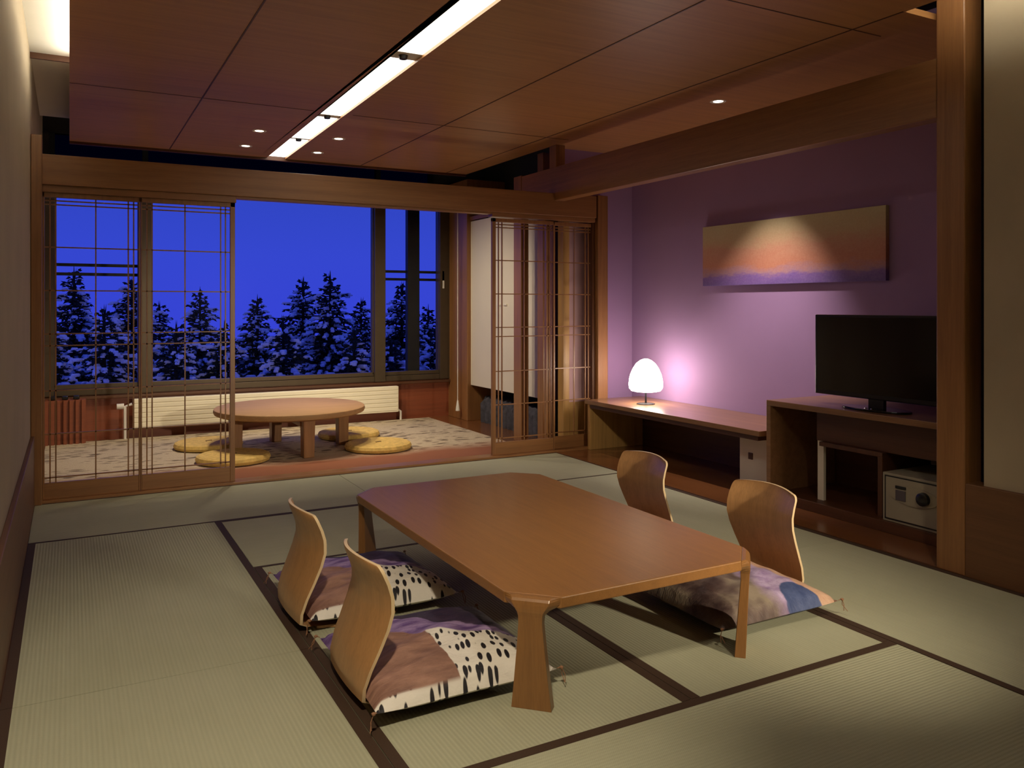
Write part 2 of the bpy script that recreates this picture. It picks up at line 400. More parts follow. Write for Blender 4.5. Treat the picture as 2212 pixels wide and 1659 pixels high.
# window wall: red panelling below, frames above
struct('wall_far', bx((-0.3, YW, 0.0), (4.3, YW + 0.1, 0.42)), 'panel_red_wood')
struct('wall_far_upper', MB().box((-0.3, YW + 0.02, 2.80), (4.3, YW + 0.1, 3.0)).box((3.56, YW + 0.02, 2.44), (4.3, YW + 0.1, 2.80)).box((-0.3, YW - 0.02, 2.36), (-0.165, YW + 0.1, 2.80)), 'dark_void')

# ceiling slab with light slots
cm = MB()
cm.box((0.0, 2.45, ZC), (1.52, 7.68, ZC + 0.03))
cm.box((1.77, 2.45, ZC), (3.62, 6.0, ZC + 0.03)); cm.box((1.77, 6.0, ZC), (3.62, 7.68, ZC + 0.03))
cm.box((0.0, Y0, ZC), (1.52, 2.45, ZC + 0.03)); cm.box((1.77, Y0, ZC), (3.40, 2.45, ZC + 0.03))
ceil = struct('ceiling', cm, 'ceiling_ply')
# narrow cheeks closing the gap between slab and the slightly skewed strip
struct('ceiling_strip_cheeks', MB().prism([(1.52, Y0), (1.455, Y0), (1.455, 0.5), (1.595, 7.68), (1.52, 7.68)][::-1], ZC, ZC + 0.03)
       .prism([(1.77, Y0), (1.645, Y0), (1.645, 0.5), (1.762, 7.68), (1.77, 7.68)], ZC, ZC + 0.03), 'ceiling_ply')
struct('ceiling_alcove', bx((3.62, 2.45, ZC), (XB, 6.0, ZC + 0.03)), 'ceiling_ply')
struct('ceiling_slot_left', bx((-0.3, Y0, 2.79), (0.35, 7.68, 2.83)), 'cove_white')
struct('ceiling_slot_end', bx((-0.212, 5.78, 2.755), (0.35, 5.80, 2.79)), 'dark_wood_x')
struct('ceiling_slot_right', bx((3.2, Y0, 2.80), (3.72, 2.6, 2.84)), 'cove_white')
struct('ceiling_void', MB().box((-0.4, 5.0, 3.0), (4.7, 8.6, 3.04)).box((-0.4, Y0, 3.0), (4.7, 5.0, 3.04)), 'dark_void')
struct('trim_3', bx((0.0, 7.66, ZC - 0.02), (3.62, 7.70, ZC + 0.06)), 'dark_wood_x')
# panel joints of the ceiling, plus one strip for the beam's shadow: thin dark battens
jm = MB()
for x in (0.765, 2.485): jm.box((x - 0.004, Y0, ZC - 0.003), (x + 0.004, 7.66, ZC + 0.001))
jm.box((3.385, 2.45, ZC - 0.003), (3.393, 7.66, ZC + 0.001))  # no joint: dark strip drawn along the shadow the long beam casts on the ceiling
for y in (5.66, 2.73):
    jm.box((0.0, y - 0.003, ZC - 0.002), (1.50, y + 0.003, ZC + 0.001)); jm.box((1.78, y - 0.003, ZC - 0.002), (3.6, y + 0.003, ZC + 0.001))
struct('trim_4', jm, 'dark_wood_x')

# posts and beams
struct('trim_5', bx((XL - 0.02, YS - 0.09, 0.0), (-0.15, YS + 0.06, 2.3)), 'frame_wood_z', 0.004)          # left post
struct('trim_6', bx((XL - 0.02, YS - 0.05, 2.0), (4.03, YS + 0.06, 2.19)), 'frame_wood_x', 0.004)           # big lintel
struct('trim_7', MB().box((-0.15, YS - 0.03, 1.955), (1.02, YS + 0.05, 2.0)).box((3.02, YS - 0.03, 1.965), (4.03, YS + 0.05, 2.0)).box((1.02, YS - 0.03, 1.985), (3.02, YS + 0.05, 2.0)), 'frame_wood_x', 0.002)
struct('trim_8', bx((4.045, YS - 0.05, 0.0), (4.15, YS + 0.09, 2.2)), 'frame_wood_z', 0.005)               # corner post
struct('trim_9', bx((4.02, YS - 0.0, 0.0), (4.045, YS + 0.07, 2.0)), 'dark_wood_z')                        # jamb
struct('trim_10', bx((XR + 0.002, 2.43, 2.128), (XR + 0.10, 6.455, 2.41)), 'frame_wood_y', 0.005)                   # long beam to the right
struct('trim_11', bx((XR, 2.29, 0.0), (XR + 0.13, 2.43, 3.0)), 'frame_wood_z', 0.006)                      # right post
struct('trim_12', bx((3.60, 6.46, 0.0), (3.68, 6.60, 2.42)), 'frame_wood_z', 0.004)                        # posts of the window room
struct('trim_13', bx((3.69, 6.22, 0.0), (3.77, 6.32, 2.6)), 'frame_wood_z', 0.004)
struct('trim_14', bx((3.61, 5.87, 2.40), (3.70, 5.98, 2.6)), 'frame_wood_z', 0.004)

# ------------------------------------------------------------------ windows
def window(n, x0, x1, z0=0.50, z1=2.34, rails=False, side_post=None, lock=False):
    w_ = empty('window_%d' % n, ((x0 + x1) / 2, YW, z0)); w_['kind'] = 'structure'
    cx = (x0 + x1) / 2
    f = MB(); fw = 0.035
    f.box((x0 - cx, 0.0, 0), (x0 - cx + fw, 0.07, z1 - z0)); f.box((x1 - cx - fw, 0.0, 0), (x1 - cx, 0.07, z1 - z0))
    f.box((x0 - cx, 0.0, -0.02), (x1 - cx, 0.07, 0.02)); f.box((x0 - cx, 0.0, z1 - z0 - 0.04), (x1 - cx, 0.07, z1 - z0))
    f.build('window_frame', 'bronze_aluminium', w_, bevel=0.003)
    MB().box((x0 - cx + fw, 0.03, 0.02), (x1 - cx - fw, 0.036, z1 - z0 - 0.04)).build('pane', 'window_glass', w_)
    if rails:
        for z in (1.53, 1.615): MB().box((x0 - cx, 0.10, z - z0 - 0.014), (x1 - cx, 0.125, z - z0 + 0.014)).build('guard_rail', 'black_metal', w_)
    if side_post: MB().box((side_post[0] - cx, 0.06, 0), (side_post[1] - cx, 0.13, z1 - z0)).build('window_post', 'black_metal', w_)
    if lock: MB().box((x1 - cx - 0.005, -0.03, 1.0), (x1 - cx + 0.025, 0.0, 1.13)).box((x1 - cx, -0.045, 0.93), (x1 - cx + 0.018, -0.02, 1.02)).build('window_lock', 'white_plastic', w_, bevel=0.004)
    return w_
window(1, -0.14, 0.60, rails=True)
window(2, 0.66, 2.90)
window(3, 2.96, 3.67, rails=True, side_post=(3.29, 3.43), lock=True)
struct('trim_15', MB().box((0.575, YW - 0.05, 0.42), (0.69, YW + 0.05, 2.36)), 'bronze_aluminium', 0.004)
struct('trim_16', MB().box((2.875, YW - 0.05, 0.42), (2.995, YW + 0.05, 2.36)), 'bronze_aluminium', 0.004)
struct('trim_17', MB().box((-0.21, YW - 0.03, 0.42), (-0.12, YW + 0.1, 2.36)).box((3.64, YW - 0.03, 0.42), (4.22, YW + 0.1, 2.36)), 'bronze_aluminium', 0.003)
struct('trim_18', bx((-0.21, YW - 0.06, 0.385), (3.754, YW - 0.001, 0.412)), 'dark_wood_x', 0.004)
struct('trim_20', bx((-0.118, YW - 0.03, 0.42), (3.638, YW + 0.08, 0.478)), 'bronze_aluminium', 0.004)
struct('trim_19', bx((-0.21, YW - 0.06, 2.34), (3.76, YW + 0.1, 2.44)), 'dark_wood_x')
wt = empty('window_4', (1.7, YW, 2.44)); wt['kind'] = 'structure'
fm = MB()
for x in (-0.14, 0.63, 2.93, 3.55): fm.box((x - 1.7 - 0.025, 0, 0), (x - 1.7 + 0.025, 0.06, 0.36))
fm.build('window_frame', 'black_metal', wt)
bm_ = NT('tinted_glass'); tr = bm_.n('ShaderNodeBsdfTransparent'); tr.inputs[0].default_value = (0.045, 0.055, 0.075, 1); bm_.l(tr.outputs[0], bm_.out.inputs[0])
MB().box((-1.9, 0.03, 0), (1.86, 0.036, 0.36)).build('pane', 'tinted_glass', wt)

# ------------------------------------------------------------------ lattice sliding doors
def lattice(n, x0, x1, y, ls, rs, left_pair=True, right_pair=True, center=None):
    d = empty('door_%d' % n, ((x0 + x1) / 2, y, 0.016)); d['kind'] = 'structure'
    cx = (x0 + x1) / 2; t = 0.014; z = lambda v: v - 0.016
    fr = MB()
    fr.box((x0 - cx, -t, 0), (x0 - cx + ls, t, z(1.955))); fr.box((x1 - cx - rs, -t, 0), (x1 - cx, t, z(1.955)))
    fr.box((x0 - cx, -t, z(1.925)), (x1 - cx, t, z(1.955)))
    fr.build('door_frame', 'frame_wood_z', d, bevel=0.002)
    MB().box((x0 - cx + ls, -t * 0.8, 0), (x1 - cx - rs, t * 0.8, z(0.118))).build('bottom_rail', 'frame_wood_x', d, bevel=0.002)
    k = MB(); h = 0.0045
    for zz in (1.905, 1.880, 1.61, 1.335, 1.06, 0.985, 0.70, 0.425, 0.15): k.box((x0 - cx + ls, -h, z(zz) - 0.004), (x1 - cx - rs, h, z(zz) + 0.004))
    xs = [center if center is not None else cx]
    if left_pair: xs += [x0 + ls + 0.030, x0 + ls + 0.062]
    if right_pair: xs += [x1 - rs - 0.030, x1 - rs - 0.062]
    for xx in xs: k.box((xx - cx - 0.004, -h, z(0.118)), (xx - cx + 0.004, h, z(1.925)))
    k.build('lattice', 'frame_wood_z', d)
    return d
lattice(1, -0.150, 0.412, YS, 0.012, 0.009, center=0.15)
lattice(2, 0.414, 1.015, YS, 0.009, 0.032, center=0.69)
lattice(3, 3.030, 3.625, YS, 0.032, 0.012, center=3.335)
lattice(4, 3.560, 4.040, YS + 0.035, 0.03, 0.012, center=3.85)

# ------------------------------------------------------------------ tatami
def mat_(x0, x1, y0, y1, label, sides='both', bw=0.028):
    along_x = (x1 - x0) > (y1 - y0)
    L, W = (x1 - x0, y1 - y0) if along_x else (y1 - y0, x1 - x0)
    t = thing('tatami_mat', label, 'tatami mat', ((x0 + x1) / 2, (y0 + y1) / 2, -0.012), PI / 2 if along_x else 0, 'tatami mats covering the floor')
    g = 0.0015
    MB().box((-W / 2 + g, -L / 2 + g, 0), (W / 2 - g, L / 2 - g, 0.012)).build('mat', 'tatami_rush', t)
    for s_ in ((-1, 1) if sides == 'both' else sides):
        xa, xb = (W / 2 - g - bw, W / 2 - g) if s_ > 0 else (-W / 2 + g, -W / 2 + g + bw)
        MB().box((xa, -L / 2 + g, 0.0115), (xb, L / 2 - g, 0.0135)).build('cloth_border', 'tatami_border', t)
    return t
A, B_, C_ = 0.765, 1.72, 2.665
mat_(XL, 1.735, 4.915, 5.868, 'tatami mat in front of the two closed lattice doors on the left', bw=0.016)
mat_(1.735, XR, 4.915, 5.868, 'tatami mat in front of the open doorway and right-hand lattice door', bw=0.016)
mat_(XL, A, 2.94, 4.915, 'tatami mat along the left wall, the farther of the two', bw=0.034)
mat_(XL, A, 0.95, 2.94, 'tatami mat along the left wall in the near left corner of the floor', bw=0.034)
mat_(A, C_, 3.955, 4.915, 'tatami mat lying crosswise just behind the low table', bw=0.022)
mat_(A, B_, 1.985, 3.955, 'tatami mat under the left half of the low table and two patterned cushions', bw=0.034)
mat_(B_, C_, 1.985, 3.955, 'tatami mat under the right half of the low table', bw=0.034)
mat_(A, C_, 1.03, 1.985, 'tatami mat lying crosswise in front of the low table, at the bottom edge', bw=0.034)
mat_(C_, XR, 2.95, 4.915, 'tatami mat beside the alcove, behind the two right-hand chairs', bw=0.034)
mat_(C_, XR, 0.98, 2.95, 'tatami mat at the foot of the right-hand wooden post', bw=0.034)
struct('floor_near', bx((XL, Y0, -0.012), (XR, 0.95, 0.0)), 'tatami_rush')

# ------------------------------------------------------------------ ceiling lights
st = thing('ceiling_strip_light', 'long recessed white strip light running across the wooden ceiling', 'ceiling light', (1.6, 3.6, ZC))
def strip_x(y): k = (y - 3.26) / (7.72 - 3.26); return (1.499 + 0.100 * k, 1.697 + 0.062 * k)
segs = [(7.66, 6.77), (6.73, 5.88), (5.80, 4.29), (4.17, 2.6), (2.5, 0.6)]
for ya, yb in segs:
    a0, a1 = strip_x(ya); b0, b1 = strip_x(yb)
    MB().prism([(a0 - 1.6, ya - 3.6), (a1 - 1.6, ya - 3.6), (b1 - 1.6, yb - 3.6), (b0 - 1.6, yb - 3.6)][::-1], 0.018, 0.028).build('light_diffuser', 'strip_glow', st)
for (ya, _), (__, yb) in zip(segs[1:], segs[:-1]):
    a0, a1 = strip_x(ya)
    j = MB().box((a0 - 1.6, ya - 3.6, 0.016), (a1 - 1.6, yb - 3.6, 0.03)).build('joint_plate', 'trough_metal', st)
    MB().lathe([(0.0, 0), (0.022, 0.0), (0.026, 0.02)], ((a0 + a1) / 2 - 1.6, (ya + yb) / 2 - 3.6, -0.004), 16).build('sensor', 'black_plastic', j, True)

def aim(a, b):
    return (Vector(b) - Vector(a)).to_track_quat('-Z', 'Y').to_euler()
def downlight(x, y, z, label, watts, tilt=(0, 0, 0), spot=100, blend=0.7, vis=True, group='small recessed downlights', size=0.04, color=WARM):
    t = thing('recessed_downlight', label, 'downlight', (x, y, z), 0, group)
    MB().lathe([(0.034, -0.001), (0.052, -0.003), (0.055, 0.0), (0.04, 0.004)], k=28, cap=False).build('trim_ring', 'trough_metal', t, True)
    MB().lathe([(0.0, -0.0005), (0.033, -0.0005), (0.033, 0.002), (0, 0.002)], k=24).build('bulb', 'downlight_glow', t, True)
    lamp('downlight_beam', 'SPOT', (0, 0, -0.03), watts, color, t, tilt, size, spot, blend)
    return t
EG = 'downlights above the round table'
downlight(1.30, 6.52, ZC, 'downlight left of the strip light, the nearer of the left pair', W_ENGAWA * 1.3, tilt=aim((1.30,  6.52, ZC), (1.3, 7.5, 0)), spot=104, blend=0.8, group=EG)
downlight(1.32, 7.19, ZC, 'downlight left of the strip light, the farther of the left pair', W_ENGAWA * 1.3, tilt=aim((1.32,  7.19, ZC), (1.3, 7.9, 0)), spot=104, blend=0.8, group=EG)
downlight(1.93, 6.52, ZC, 'downlight right of the strip light, the nearer of the right pair', W_ENGAWA, tilt=aim((1.93,  6.52, ZC), (3.0, 7.3, 0.3)), spot=104, blend=0.8, group=EG)
downlight(1.94, 7.20, ZC, 'downlight right of the strip light, the farther of the right pair', W_ENGAWA, tilt=aim((1.94,  7.20, ZC), (3.2, 7.4, 0.5)), spot=104, blend=0.8, group=EG)
downlight(1.95, 0.95, ZC, 'downlight in the ceiling near the viewer, on the right', W_ROOM_R, spot=50, blend=0.9, tilt=aim((1.95, 0.95, ZC), (2.80, 2.70, 0.1)), group='downlights over the near tatami', size=0.06)
downlight(0.20, 0.75, ZC, 'downlight in the ceiling near the viewer, on the left', W_ROOM_L, spot=54, blend=0.7, tilt=aim((0.20, 0.75, ZC), (0.62, 2.45, 0)), group='downlights over the near tatami', size=0.06)
downlight(3.80, 4.12, ZC, 'downlight in the alcove ceiling washing the purple wall', W_WASH, tilt=aim((3.80, 4.12, ZC), (4.44, 4.40, 0.12)), spot=63, blend=1.0, group='alcove downlights', size=0.03, color=(1.0, 0.84, 0.74))
# floor spotlight standing behind the viewer on the right, its beam crossing the room at a low angle
fl_ = thing('floor_spotlight', 'black floor spotlight on a round foot by the right wall, behind the viewer', 'floor lamp', (2.75, -0.45, 0.0))
MB().lathe([(0, 0), (0.15, 0), (0.15, 0.015), (0.02, 0.03), (0, 0.03)], k=32).build('base', 'black_metal', fl_, True)
MB().tube([(0, 0, 0.02), (0, 0, 1.40)], 0.011, 12).build('pole', 'black_metal', fl_, True)
hd = empty('lamp_head', (0, 0, 1.45), 0, fl_); hd.rotation_euler = aim((2.75, -0.45, 1.45), (2.25, 3.7, 0.38))
MB().lathe([(0.075, -0.09), (0.078, -0.09), (0.06, 0.06), (0.03, 0.10), (0.0, 0.10)], k=28, cap=False).build('head_shell', 'black_metal', hd, True)
MB().lathe([(0, -0.06), (0.06, -0.06), (0.06, -0.05), (0, -0.05)], k=24).build('bulb', 'downlight_glow', hd, True)
lamp('floor_beam', 'SPOT', (0, 0, -0.10), W_FLOOR, WARM, hd, (0, 0, 0), 0.045, 50, 1.0)
# concealed tubes
tl = tag(MB().tube([(0.035, -1.2, 2.70), (0.035, 5.68, 2.70)], 0.016, 12).build('cove_tube_lamp', 'tube_glow', None, True), 'white tube lamp hidden in the ceiling slot by the left wall', 'tube lamp')
tr_ = tag(MB().tube([(3.34, -1.2, 2.70), (3.34, 2.30, 2.70)], 0.016, 12).build('cove_tube_lamp', 'tube_glow', None, True), 'white tube lamp hidden in the ceiling slot by the right wall', 'tube lamp')
# tube carriers standing on the slab
for o, x, ya, yb in ((tl, 0.035, -1.2, 5.68), (tr_, 3.34, -1.2, 2.30)):
    MB().box((x - 0.02, ya, ZC + 0.03), (x + 0.02, yb, 2.674)).build('tube_holder', 'white_plastic', o)

# ------------------------------------------------------------------ low table
tb = thing('low_table', 'large low wooden table with clipped corners on the tatami', 'table', (1.688, 2.973, 0))
x0, x1, y0, y1, c = -0.498, 0.498, -0.858, 0.858, 0.128
poly = [(x0 + c, y0), (x1 - c, y0), (x1, y0 + c), (x1, y1 - c), (x1 - c, y1), (x0 + c, y1), (x0, y1 - c), (x0, y0 + c)]
MB().prism(poly, 0.314, 0.35).build('tabletop', 'table_wood', tb, bevel=0.004)
for sx, sy in ((-1, -1), (1, -1), (1, 1), (-1, 1)):
    c_ = 0.086; cx, cy = sx * (0.498 - c_ / 2), sy * (0.858 - c_ / 2); nv = Vector((sx, sy, 0)).normalized(); tv = Vector((-sy, sx, 0)).normalized()
    # height, outer face, inner face, half width outside, half width inside
    levels = [(0.0, -0.016, -0.054, 0.064, 0.064), (0.08, -0.012, -0.048, 0.055, 0.055), (0.18, -0.008, -0.040, 0.045, 0.045), (0.265, -0.004, -0.033, 0.038, 0.038), (0.290, -0.002, -0.034, 0.038, 0.040),
              (0.303, 0.000, -0.034, 0.041, 0.055), (0.314, 0.000, -0.032, 0.048, 0.074), (0.326, -0.001, -0.0305, 0.056, 0.088), (0.336, -0.003, -0.0300, 0.060, 0.0905), (0.343, -0.008, -0.0298, 0.060, 0.0905), (0.348, -0.016, -0.0296, 0.066, 0.0903), (0.3495, -0.024, -0.0295, 0.080, 0.0900)]
    rings = []
    for z, no, ni, ho, hi in levels:
        o_, i_ = Vector((cx, cy, z)) + nv * no, Vector((cx, cy, z)) + nv * ni
        rings.append([tuple(o_ - tv * ho), tuple(o_ + tv * ho), tuple(i_ + tv * hi), tuple(i_ - tv * hi)])
    MB().loft(rings).build('leg', 'table_leg_wood', tb, bevel=0.002)
# underframe
for yy in (-0.70, 0.70): MB().box((-0.38, yy - 0.015, 0.296), (0.38, yy + 0.015, 0.314)).build('underframe_rail', 'table_leg_wood', tb)

# ------------------------------------------------------------------ legless chairs
def make_chair():
    t = empty('legless_chair')
    prof = [(0.07, 0.016, 0.16), (0.02, 0.020, 0.172), (-0.015, 0.036, 0.180), (-0.020, 0.075, 0.190), (-0.008, 0.13, 0.200), (0.014, 0.19, 0.208), (0.034, 0.25, 0.214),
            (0.044, 0.30, 0.215), (0.040, 0.35, 0.212), (0.030, 0.385, 0.210), (0.006, 0.442, 0.204)]
    nU = 30; F_, Bk = [], []
    P = []
    ts_ = [j / 3 for j in range((len(prof) - 2) * 3)] + [len(prof) - 2 + q for q in (0, .15, .3, .45, .58, .7, .8, .88, .94, .98, 1.0)]
    for a in ts_:
        i = min(int(a), len(prof) - 2); f = a - i
        p = [(prof[i][q] * (1 - f) + prof[i + 1][q] * f) * (0.925 if q == 2 else 1) for q in range(3)]
        t_ = max(0.0, (p[1] - (0.442 - 0.027)) / 0.027)
        p[2] -= 0.027 * (1 - math.sqrt(max(0, 1 - min(1, t_) ** 2))); P.append(p)
    n_ = len(P)
    def pt(j, u, off):
        x, z, hw = P[j]; k = j / (n_ - 1)
        top = max(0, (k - 0.86) / 0.14)
        xx = x + 0.036 * abs(u) ** 2 * min(1, k * 1.6) - off
        zz = z + 0.010 * top * (1 - u * u)
        return (xx, u * hw, zz)
    V, Fc, mi = [], [], []
    us = [-1 + 2 * i / nU for i in range(nU + 1)]
    for off in (-0.0055, 0.0055):
        for j in range(n_):
            for u in us: V.append(pt(j, u, off))
    S = n_ * (nU + 1)
    idx = lambda s_, j, i: s_ * S + j * (nU + 1) + i
    for j in range(n_ - 1):
        for i in range(nU):
            Fc.append((idx(0, j, i), idx(0, j, i + 1), idx(0, j + 1, i + 1), idx(0, j + 1, i))); mi.append(0)
            Fc.append((idx(1, j, i), idx(1, j + 1, i), idx(1, j + 1, i + 1), idx(1, j, i + 1))); mi.append(0)
    for j in range(n_ - 1):
        Fc.append((idx(0, j, 0), idx(0, j + 1, 0), idx(1, j + 1, 0), idx(1, j, 0))); mi.append(1)
        Fc.append((idx(0, j, nU), idx(1, j, nU), idx(1, j + 1, nU), idx(0, j + 1, nU))); mi.append(1)
    for i in range(nU):
        Fc.append((idx(0, n_ - 1, i), idx(0, n_ - 1, i + 1), idx(1, n_ - 1, i + 1), idx(1, n_ - 1, i))); mi.append(1)
        Fc.append((idx(0, 0, i), idx(1, 0, i), idx(1, 0, i + 1), idx(0, 0, i + 1))); mi.append(1)
    m = MB(); m.v, m.f, m.mi = V, Fc, mi
    m.build('backrest', ['ply_wood', 'ply_edge'], t, smooth=True)
    s_ = MB(); rings = []
    for x, hw in ((0.06, 0.15), (0.15, 0.17), (0.30, 0.17), (0.38, 0.15), (0.40, 0.12)):
        rings.append([(x, -hw, 0.003), (x, hw, 0.003), (x, hw, 0.013), (x, -hw, 0.013)])
    s_.loft(rings).build('seat', 'ply_wood', t, smooth=False)
    return t
def make_cushion(mat, seed, tl_=None):
    rnd = random.Random(seed)
    t = empty('floor_cushion'); n_ = 28; S_ = 0.305; m = MB(); V = []; Fc = []
    def P_(i, j, top):
        u, v = -1 + 2 * i / n_, -1 + 2 * j / n_
        x = u * S_ * (1 - 0.045 * (1 - v * v) * abs(u) ** 3); y = v * S_ * (1 - 0.045 * (1 - u * u) * abs(v) ** 3)
        r = max(0, (1 - abs(u) ** 2.6)) * max(0, (1 - abs(v) ** 2.6)); h = r ** 0.42
        wr = 0.006 * math.sin(9 * u + 5 * v + seed) * r + 0.005 * math.sin(14 * v - 7 * u + seed * 2) * r
        corner = (abs(u) * abs(v)) ** 4
        zc = 0.034 + 0.010 * corner
        return (x, y, zc + (0.088 * h + wr if top else -0.030 * h))
    for top in (1, 0):
        for i in range(n_ + 1):
            for j in range(n_ + 1): V.append(P_(i, j, top))
    S2 = (n_ + 1) ** 2
    for i in range(n_):
        for j in range(n_):
            a = i * (n_ + 1) + j
            Fc.append((a, a + n_ + 1, a + n_ + 2, a + 1)); Fc.append((S2 + a, S2 + a + 1, S2 + a + n_ + 2, S2 + a + n_ + 1))
    m.v, m.f, m.mi = V, Fc, [0] * len(Fc)
    o = m.build('cover', mat, t, smooth=True)
    k_ = 0
    for sx in (-1, 1):
        for sy in (-1, 1):
            a = Vector((sx * S_, sy * S_, 0.046)); b = Vector((sx * (S_ + 0.012), sy * (S_ + 0.008), 0.050))
            e1 = Vector((sx * (S_ + 0.018 + 0.01 * rnd.random()), sy * (S_ + 0.01), 0.004))
            MB().tube([a, b, (b + e1) / 2 + Vector((0.006 * sx, 0, 0)), e1], 0.0013, 6).tube([a, b + Vector((0, 0, 0.004)), (b + e1) / 2 - Vector((0.002, 0.006 * sy, 0)), e1 + Vector((-0.008, 0.012 * sy, 0))], 0.0013, 6)\
                .lathe([(0.0, -0.005), (0.006, -0.003), (0.007, 0.002), (0.0, 0.006)], tuple(b), 10).build('tassel', 'thread', t, smooth=True)
    return t
proto = make_chair()
proto2 = [
    (0.790, 2.555, 0.00, 'bent plywood legless chair on the left side of the low table, nearest the viewer'),
    (0.770, 3.245, 0.02, 'bent plywood legless chair on the left side of the low table, behind the nearest one'),
    (2.735, 2.625, PI - 0.03, 'bent plywood legless chair on the right side of the low table, the nearer one'),
    (2.735, 3.475, PI, 'bent plywood legless chair at the far right of the low table'),
]
for i, (x, y, rz, lb) in enumerate(proto2):
    o = proto if i == 0 else copy_tree(proto)
    o.location = (x, y, 0.001); o.rotation_euler = (0, 0, rz)
    tag(o, lb, 'chair', 'legless chairs around the low table')
cA = make_cushion('cushion_print_brown', 1); cB = make_cushion('cushion_print_purple', 4)
for o, x, y, rz, lb in ((cA, 1.085, 2.560, 0.0, 'brown, purple and black-dashed floor cushion on the nearest left chair'),
                        (copy_tree(cA), 1.095, 3.345, 0.02, 'brown, purple and black-dashed floor cushion on the farther left chair'),
                        (cB, 2.395, 2.545, PI, 'pale purple, blue and peach floor cushion on the nearer right chair'),
                        (copy_tree(cB), 2.420, 3.44, PI, 'floor cushion on the far right chair, mostly hidden by the low table')):
    o.location = (x, y, 0.017); o.rotation_euler = (0, 0, rz); tag(o, lb, 'cushion', 'square floor cushions around the low table')

# ------------------------------------------------------------------ round table room
rg = tag(MB().box((-0.0, 0.0, 0), (3.66, 2.30, 0.010)).build('rug', 'rug_pile', None, loc=(-0.185, 6.02, 0.0)), 'cream rug with dark leaf sprigs and a red border under the round table', 'rug')
rt = thing('round_table', 'low round wooden table in the window room', 'table', (1.67, 7.06, 0.010))
MB().lathe([(0.0, 0.312), (0.600, 0.312), (0.620, 0.322), (0.628, 0.34), (0.624, 0.362), (0.612, 0.37), (0.0, 0.37)], k=72).build('tabletop', 'round_table_wood', rt, smooth=True)
for k in range(4):
    a = -PI / 2 + k * PI / 2 + 0.06
    cx, cy = 0.46 * math.cos(a), 0.46 * math.sin(a)
    ca, sa = math.cos(a), math.sin(a)
    r = []
    for z, h_ in ((0, 0.044), (0.16, 0.046), (0.312, 0.05)):
        r.append([(cx + (dx * ca - dy * sa) * h_, cy + (dx * sa + dy * ca) * h_, z) for dx, dy in ((-1, -1), (1, -1), (1, 1), (-1, 1))])
    MB().loft(r).build('leg', 'frame_wood_z', rt, bevel=0.006)
MB().box((-0.44, -0.03, 0.25), (0.44, 0.03, 0.312)).box((-0.03, -0.44, 0.25), (0.03, 0.44, 0.312)).build('crossbar', 'frame_wood_x', rt)

def make_straw():
    t = empty('straw_cushion')
    prof = [(0.0, 0.0), (0.25, 0.0), (0.275, 0.008), (0.285, 0.03), (0.275, 0.052), (0.255, 0.060)]
    r_ = 0.255
    while r_ > 0.02:
        prof += [(r_ - 0.008, 0.0575), (r_ - 0.016, 0.060)]; r_ -= 0.016
    prof += [(0.0, 0.058)]
    MB().lathe(prof, k=56).build('woven_straw', 'straw', t, smooth=True)
    MB().box((-0.028, -0.008, 0.058), (0.028, 0.008, 0.064)).build('handle_loop', 'straw_dark', t, bevel=0.003)
    return t
sc_ = make_straw()
for i, (x, y, rz, lb) in enumerate([(2.33, 6.70, 0.3, 'round yellow straw cushion at the right front of the round table'),
                                    (1.14, 6.72, -0.5, 'round yellow straw cushion at the left front of the round table'),
                                    (1.06, 7.46, 0.4, 'round yellow straw cushion behind the round table on the left'),
                                    (2.30, 7.44, -0.2, 'round yellow straw cushion behind the round table on the right')]):
    o = sc_ if i == 0 else copy_tree(sc_)
    o.location = (x, y, 0.010); o.rotation_euler = (0, 0, rz); tag(o, lb, 'cushion', 'round straw cushions around the round table')

# radiator
rd = thing('panel_radiator', 'long low cream panel radiator under the windows', 'radiator', (1.81, 8.30, 0.10))
MB().box((-1.295, -0.03, 0), (1.295, 0.035, 0.275)).build('radiator_body', 'radiator_enamel', rd, bevel=0.004)
rm = MB()
for i in range(6): rm.box((-1.285, -0.034, 0.018 + i * 0.044), (1.285, -0.03, 0.052 + i * 0.044))
rm.build('front_panel', 'radiator_enamel', rd, bevel=0.003)
MB().tube([(-1.36, 0, -0.10), (-1.36, 0, 0.21), (-1.30, 0, 0.23)], 0.013, 10).build('pipe', 'white_plastic', rd, True)
MB().tube([(-1.43, -0.02, 0.215), (-1.37, -0.02, 0.215)], [0.026, 0.026], 14).build('valve_knob', 'white_plastic', rd, True)
MB().tube([(1.33, 0, -0.10), (1.33, 0, 0.0), (1.30, 0, 0.02)], 0.012, 10).build('pipe', 'white_plastic', rd, True)

# slatted wooden cover at the far left
sv = thing('slatted_cover', 'reddish slatted wooden box in the far left corner below the window', 'slatted box', (-0.03, 8.22, 0))
MB().box((-0.16, 0.02, 0), (0.16, 0.18, 0.40)).build('box_body', 'panel_red_wood', sv)
for i in range(7): MB().box((-0.16 + i * 0.0475, -0.005, 0.0), (-0.16 + i * 0.0475 + 0.025, 0.02, 0.40)).build('slat', 'panel_red_wood', sv)
for i in range(3): MB().box((-0.12 + i * 0.09, 0.03, 0.40), (-0.07 + i * 0.09, 0.10, 0.435)).build('top_knob', 'black_plastic', sv, bevel=0.01)

# blind cord
cdn = thing('blind_cord', 'thin pale blind cord with a white bell pull by the window', 'cord', (3.70, 8.05, 0.10))
MB().tube([(0, 0, 0.10), (0, 0, 2.4)], 0.005, 8).build('cord', 'white_thread', cdn, True)
MB().lathe([(0.0, 0.12), (0.008, 0.11), (0.022, 0.02), (0.024, 0.0), (0.0, 0.0)], k=16).build('bell_pull', 'white_plastic', cdn, True)

